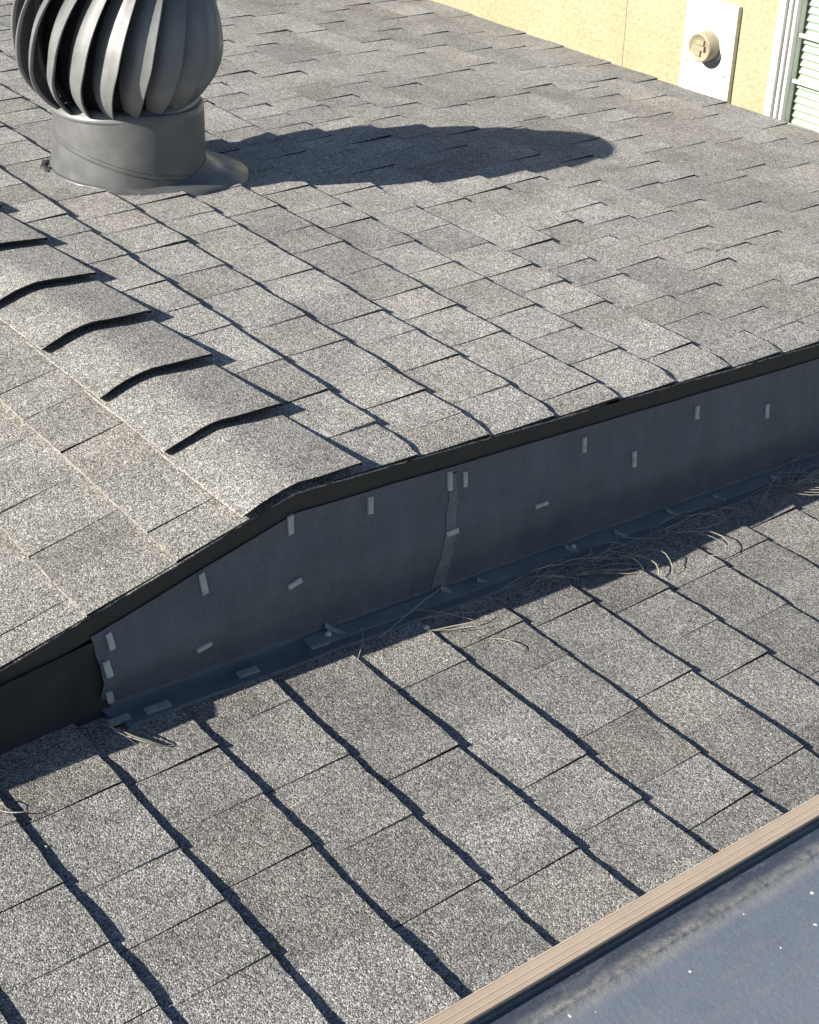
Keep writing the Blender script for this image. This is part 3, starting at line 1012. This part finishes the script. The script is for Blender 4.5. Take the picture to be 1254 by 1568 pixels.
# window with blinds
wn = empty('window', (0, 0, 0))
wn.parent = hs
mb = MB()
for (a, b, c, d, x0, x1) in ((WY1 - .020, WY1 + .006, WZ0 - .01, WZ1 + .01, -.020, .06), (WY0 - .006, WY0 + .02, WZ0 - .01, WZ1 + .01, -.020, .06),
                             (WY0 + .02, WY1 - .02, WZ0 - .01, WZ0 + .02, -.019, .06), (WY0 + .02, WY1 - .02, WZ1 - .02, WZ1 + .01, -.019, .06),
                             (WY1 - .034, WY1 - .0245, WZ0 + .02, WZ1 - .02, -.006, .055), (WY1 - .048, WY1 - .038, WZ0 + .02, WZ1 - .02, .006, .055),
                             (WY0 + .024, WY0 + .05, WZ0 + .02, WZ1 - .02, .004, .055), (WY1 - .0245, WY1 - .020, WZ0 + .02, WZ1 - .02, .03, .05), (WY1 - .038, WY1 - .034, WZ0 + .02, WZ1 - .02, .03, .05)):
    mb.box((WX + x0, a, c), (WX + x1, b, d))
mb.build('frame', WHITE, wn)
mb = MB()
mb.box((WX + .026, WY0 + .05, WZ0 + .02), (WX + .030, WY1 - .048, WZ1 - .02))
mb.build('pane', GLASS, wn)
for k in range(7):
    z = -0.844 + 0.15 * k
    mb = MB()
    mb.box((WX + .0305, WY0 + .05, z - .006), (WX + .038, WY1 - .048, z + .006))
    mb.build('glazing_bar', WHITE, wn)
for k in range(1, 6):
    y = WY1 - .048 - 0.148 * k
    mb = MB()
    mb.box((WX + .0315, y - .005, WZ0 + .02), (WX + .0372, y + .005, WZ1 - .02))
    mb.build('glazing_bar', WHITE, wn)
sl = MB()
yl = WY1 - .052
sl.grid([[(WX + .062 + .0070 * q, y, 0.0118 * q + 0.0016 * (1 - q * q)) for q in (-1, -.4, .4, 1)] for y in (WY0 + .052, 1.0, yl)], 0, True)
sl.grid([[(WX + .062 + .0070 * q, y, 0.0118 * q + 0.0016 * (1 - q * q) - .0008) for q in (1, .4, -.4, -1)] for y in (WY0 + .052, 1.0, yl)], 0, True)
s0 = sl.build('blind_slat', SLATM, wn)
for k in range(39):
    o = s0 if k == 0 else s0.copy()
    if k:
        COL.objects.link(o); o.parent = wn
    o.location = (0, 0.0015 * nz(k * 3.3, 0, 0), WZ0 + .035 + .0245 * k)
mb = MB()
mb.box((WX + .12, WY0 + .01, WZ0 + .01), (WX + .13, WY1 - .01, WZ1 - .01))
mb.build('room_back', ROOM, wn)


# ------------------------------------------------------------------ dry grass caught along the flashing
def strand(mb, r, P, az, ln, curl, lift, rad):
    pts = []
    p = Vector((P[0], P[1], 0)); a = az
    n = 9
    for k in range(n):
        f = k / (n - 1)
        n_h = 0.009 + lift * math.sin(math.pi * min(1, f * r.uniform(0.9, 1.1))) + 0.001
        pts.append(Vector((p.x, p.y, zlow(p.x) + n_h)))
        p = p + Vector((math.cos(a), math.sin(a), 0)) * (ln / (n - 1))
        a += curl * (0.4 + 1.2 * f) / n + r.uniform(-0.07, 0.07)
        if p.y > -0.012: p.y = -0.012
    mb.tube(pts, rad, 4, 0, 0.5)


def clump(label, seed, spots, explicit=()):
    r = random.Random(seed)
    mb = MB()
    for (x, y, sx, sy, n, l0, l1, lift) in spots:
        for _ in range(n):
            az = r.choice([0, math.pi]) + r.gauss(-0.10, 0.42)
            ln = r.uniform(l0, l1)
            x0 = x + r.gauss(0, sx) - math.cos(az) * ln * 0.5
            strand(mb, r, (x0, y + r.gauss(0, sy) - math.sin(az) * ln * 0.4), az, ln, r.gauss(0, 1.3), abs(r.gauss(0, lift)), r.uniform(0.00045, 0.00085))
    for (x, y, az, ln, curl, lift, rad) in explicit:
        strand(mb, r, (x, y), az, ln, curl, lift, rad * (1.3 if seed == 1 else 1.0))
    o = mb.build('dry_grass', STRAW)
    return tag(o, label, 'dry grass', kind='stuff')


clump('tangled clump of dry grass strands against the membrane flange', 1,
      [(0.51, -0.064, 0.035, 0.007, 13, 0.05, 0.14, 0.010), (0.66, -0.057, 0.10, 0.004, 11, 0.05, 0.13, 0.007), (0.46, -0.072, 0.03, 0.008, 6, 0.04, 0.10, 0.008), (0.80, -0.058, 0.08, 0.005, 7, 0.05, 0.14, 0.010)],
      [(0.50, -0.085, -0.55, 0.12, 0.5, 0.006, 0.0011), (0.49, -0.080, -0.45, 0.13, 0.4, 0.010, 0.0012), (0.52, -0.085, -0.25, 0.10, -0.4, 0.008, 0.0012), (0.50, -0.082, -0.65, 0.10, 0.9, 0.008, 0.0010),
       (0.63, -0.085, -0.55, 0.10, -2.6, 0.020, 0.0009), (0.61, -0.08, -0.75, 0.09, -2.0, 0.012, 0.0013), (0.60, -0.085, -0.9, 0.05, -1.0, 0.012, 0.0015), (0.62, -0.085, -1.2, 0.06, 1.0, 0.010, 0.0012),
       (0.76, -0.075, -0.5, 0.17, -4.8, 0.012, 0.0009), (0.80, -0.08, -0.6, 0.12, 3.5, 0.010, 0.0008), (0.70, -0.07, -0.2, 0.14, -1.5, 0.010, 0.0008)])
clump('coiled nest of dry stems at the far end of the flange', 2,
      [(1.14, -0.055, 0.045, 0.012, 24, 0.08, 0.18, 0.018)],
      [(1.05 + 0.012 * k, -0.05 - 0.004 * (k % 4), -1.6 + 0.12 * k, 0.22, 5.6, 0.025, 0.0008) for k in range(9)])
clump('few long dry stems lying beside the flange clips', 3,
      [(0.24, -0.058, 0.06, 0.005, 4, 0.08, 0.16, 0.004)],
      [(0.10, -0.062, 0.10, 0.22, 0.6, 0.022, 0.0010), (0.18, -0.085, -0.45, 0.12, 0.9, 0.006, 0.0013), (0.19, -0.09, -0.6, 0.11, 0.8, 0.006, 0.0009), (0.25, -0.15, -0.75, 0.06, -1.6, 0.004, 0.0011), (0.35, -0.055, 0.05, 0.18, -0.5, 0.012, 0.0009)])
clump('small wisp of pale straw at the torn membrane corner', 4, [],
      [(-0.345, -0.035, -1.45, 0.105, 1.9, 0.016, 0.0010), (-0.340, -0.045, -1.5, 0.10, 2.1, 0.010, 0.0014), (-0.350, -0.030, -1.7, 0.075, 1.6, 0.020, 0.0008), (-0.338, -0.05, -1.35, 0.09, 1.7, 0.006, 0.0010)])
clump('short bent stem stuck in the shingle joint', 5, [],
      [(-0.535, -0.115, -1.2, 0.05, 2.2, 0.004, 0.0010), (-0.53, -0.095, -1.6, 0.035, 1.2, 0.006, 0.0007)])

# small loose bits on the lower shingles
for (x, y, sz, nm, lb, mat) in ((-0.268, -0.568, 0.0034, 'pebble', 'tiny tan pebble on the lower shingles near the tan strip', BEIGE),
                                (-0.512, -0.200, 0.0026, 'pebble', 'pale pebble lodged at a shingle edge below the dark board', CLIP),
                                (0.160, -0.158, 0.0026, 'pebble', 'small white chip on a shingle joint beside the flashing shadow', WHITE)):
    mb = MB()
    c = Vector((x, y, zlow(x) + (0.0022 if x < -0.4 else 0.006) + sz * 0.4))
    mb.grid([[c + Vector((math.sin(t) * math.cos(q), math.sin(t) * math.sin(q), 0.8 * math.cos(t))) * sz * (1 + 0.3 * nz(q, t * 2, x * 50)) for t in [math.pi * j / 6 for j in range(7)]]
             for q in [2 * math.pi * k / 8 for k in range(8)]], 0, True, closed=True)
    tag(mb.build(nm, mat), lb, 'pebble')
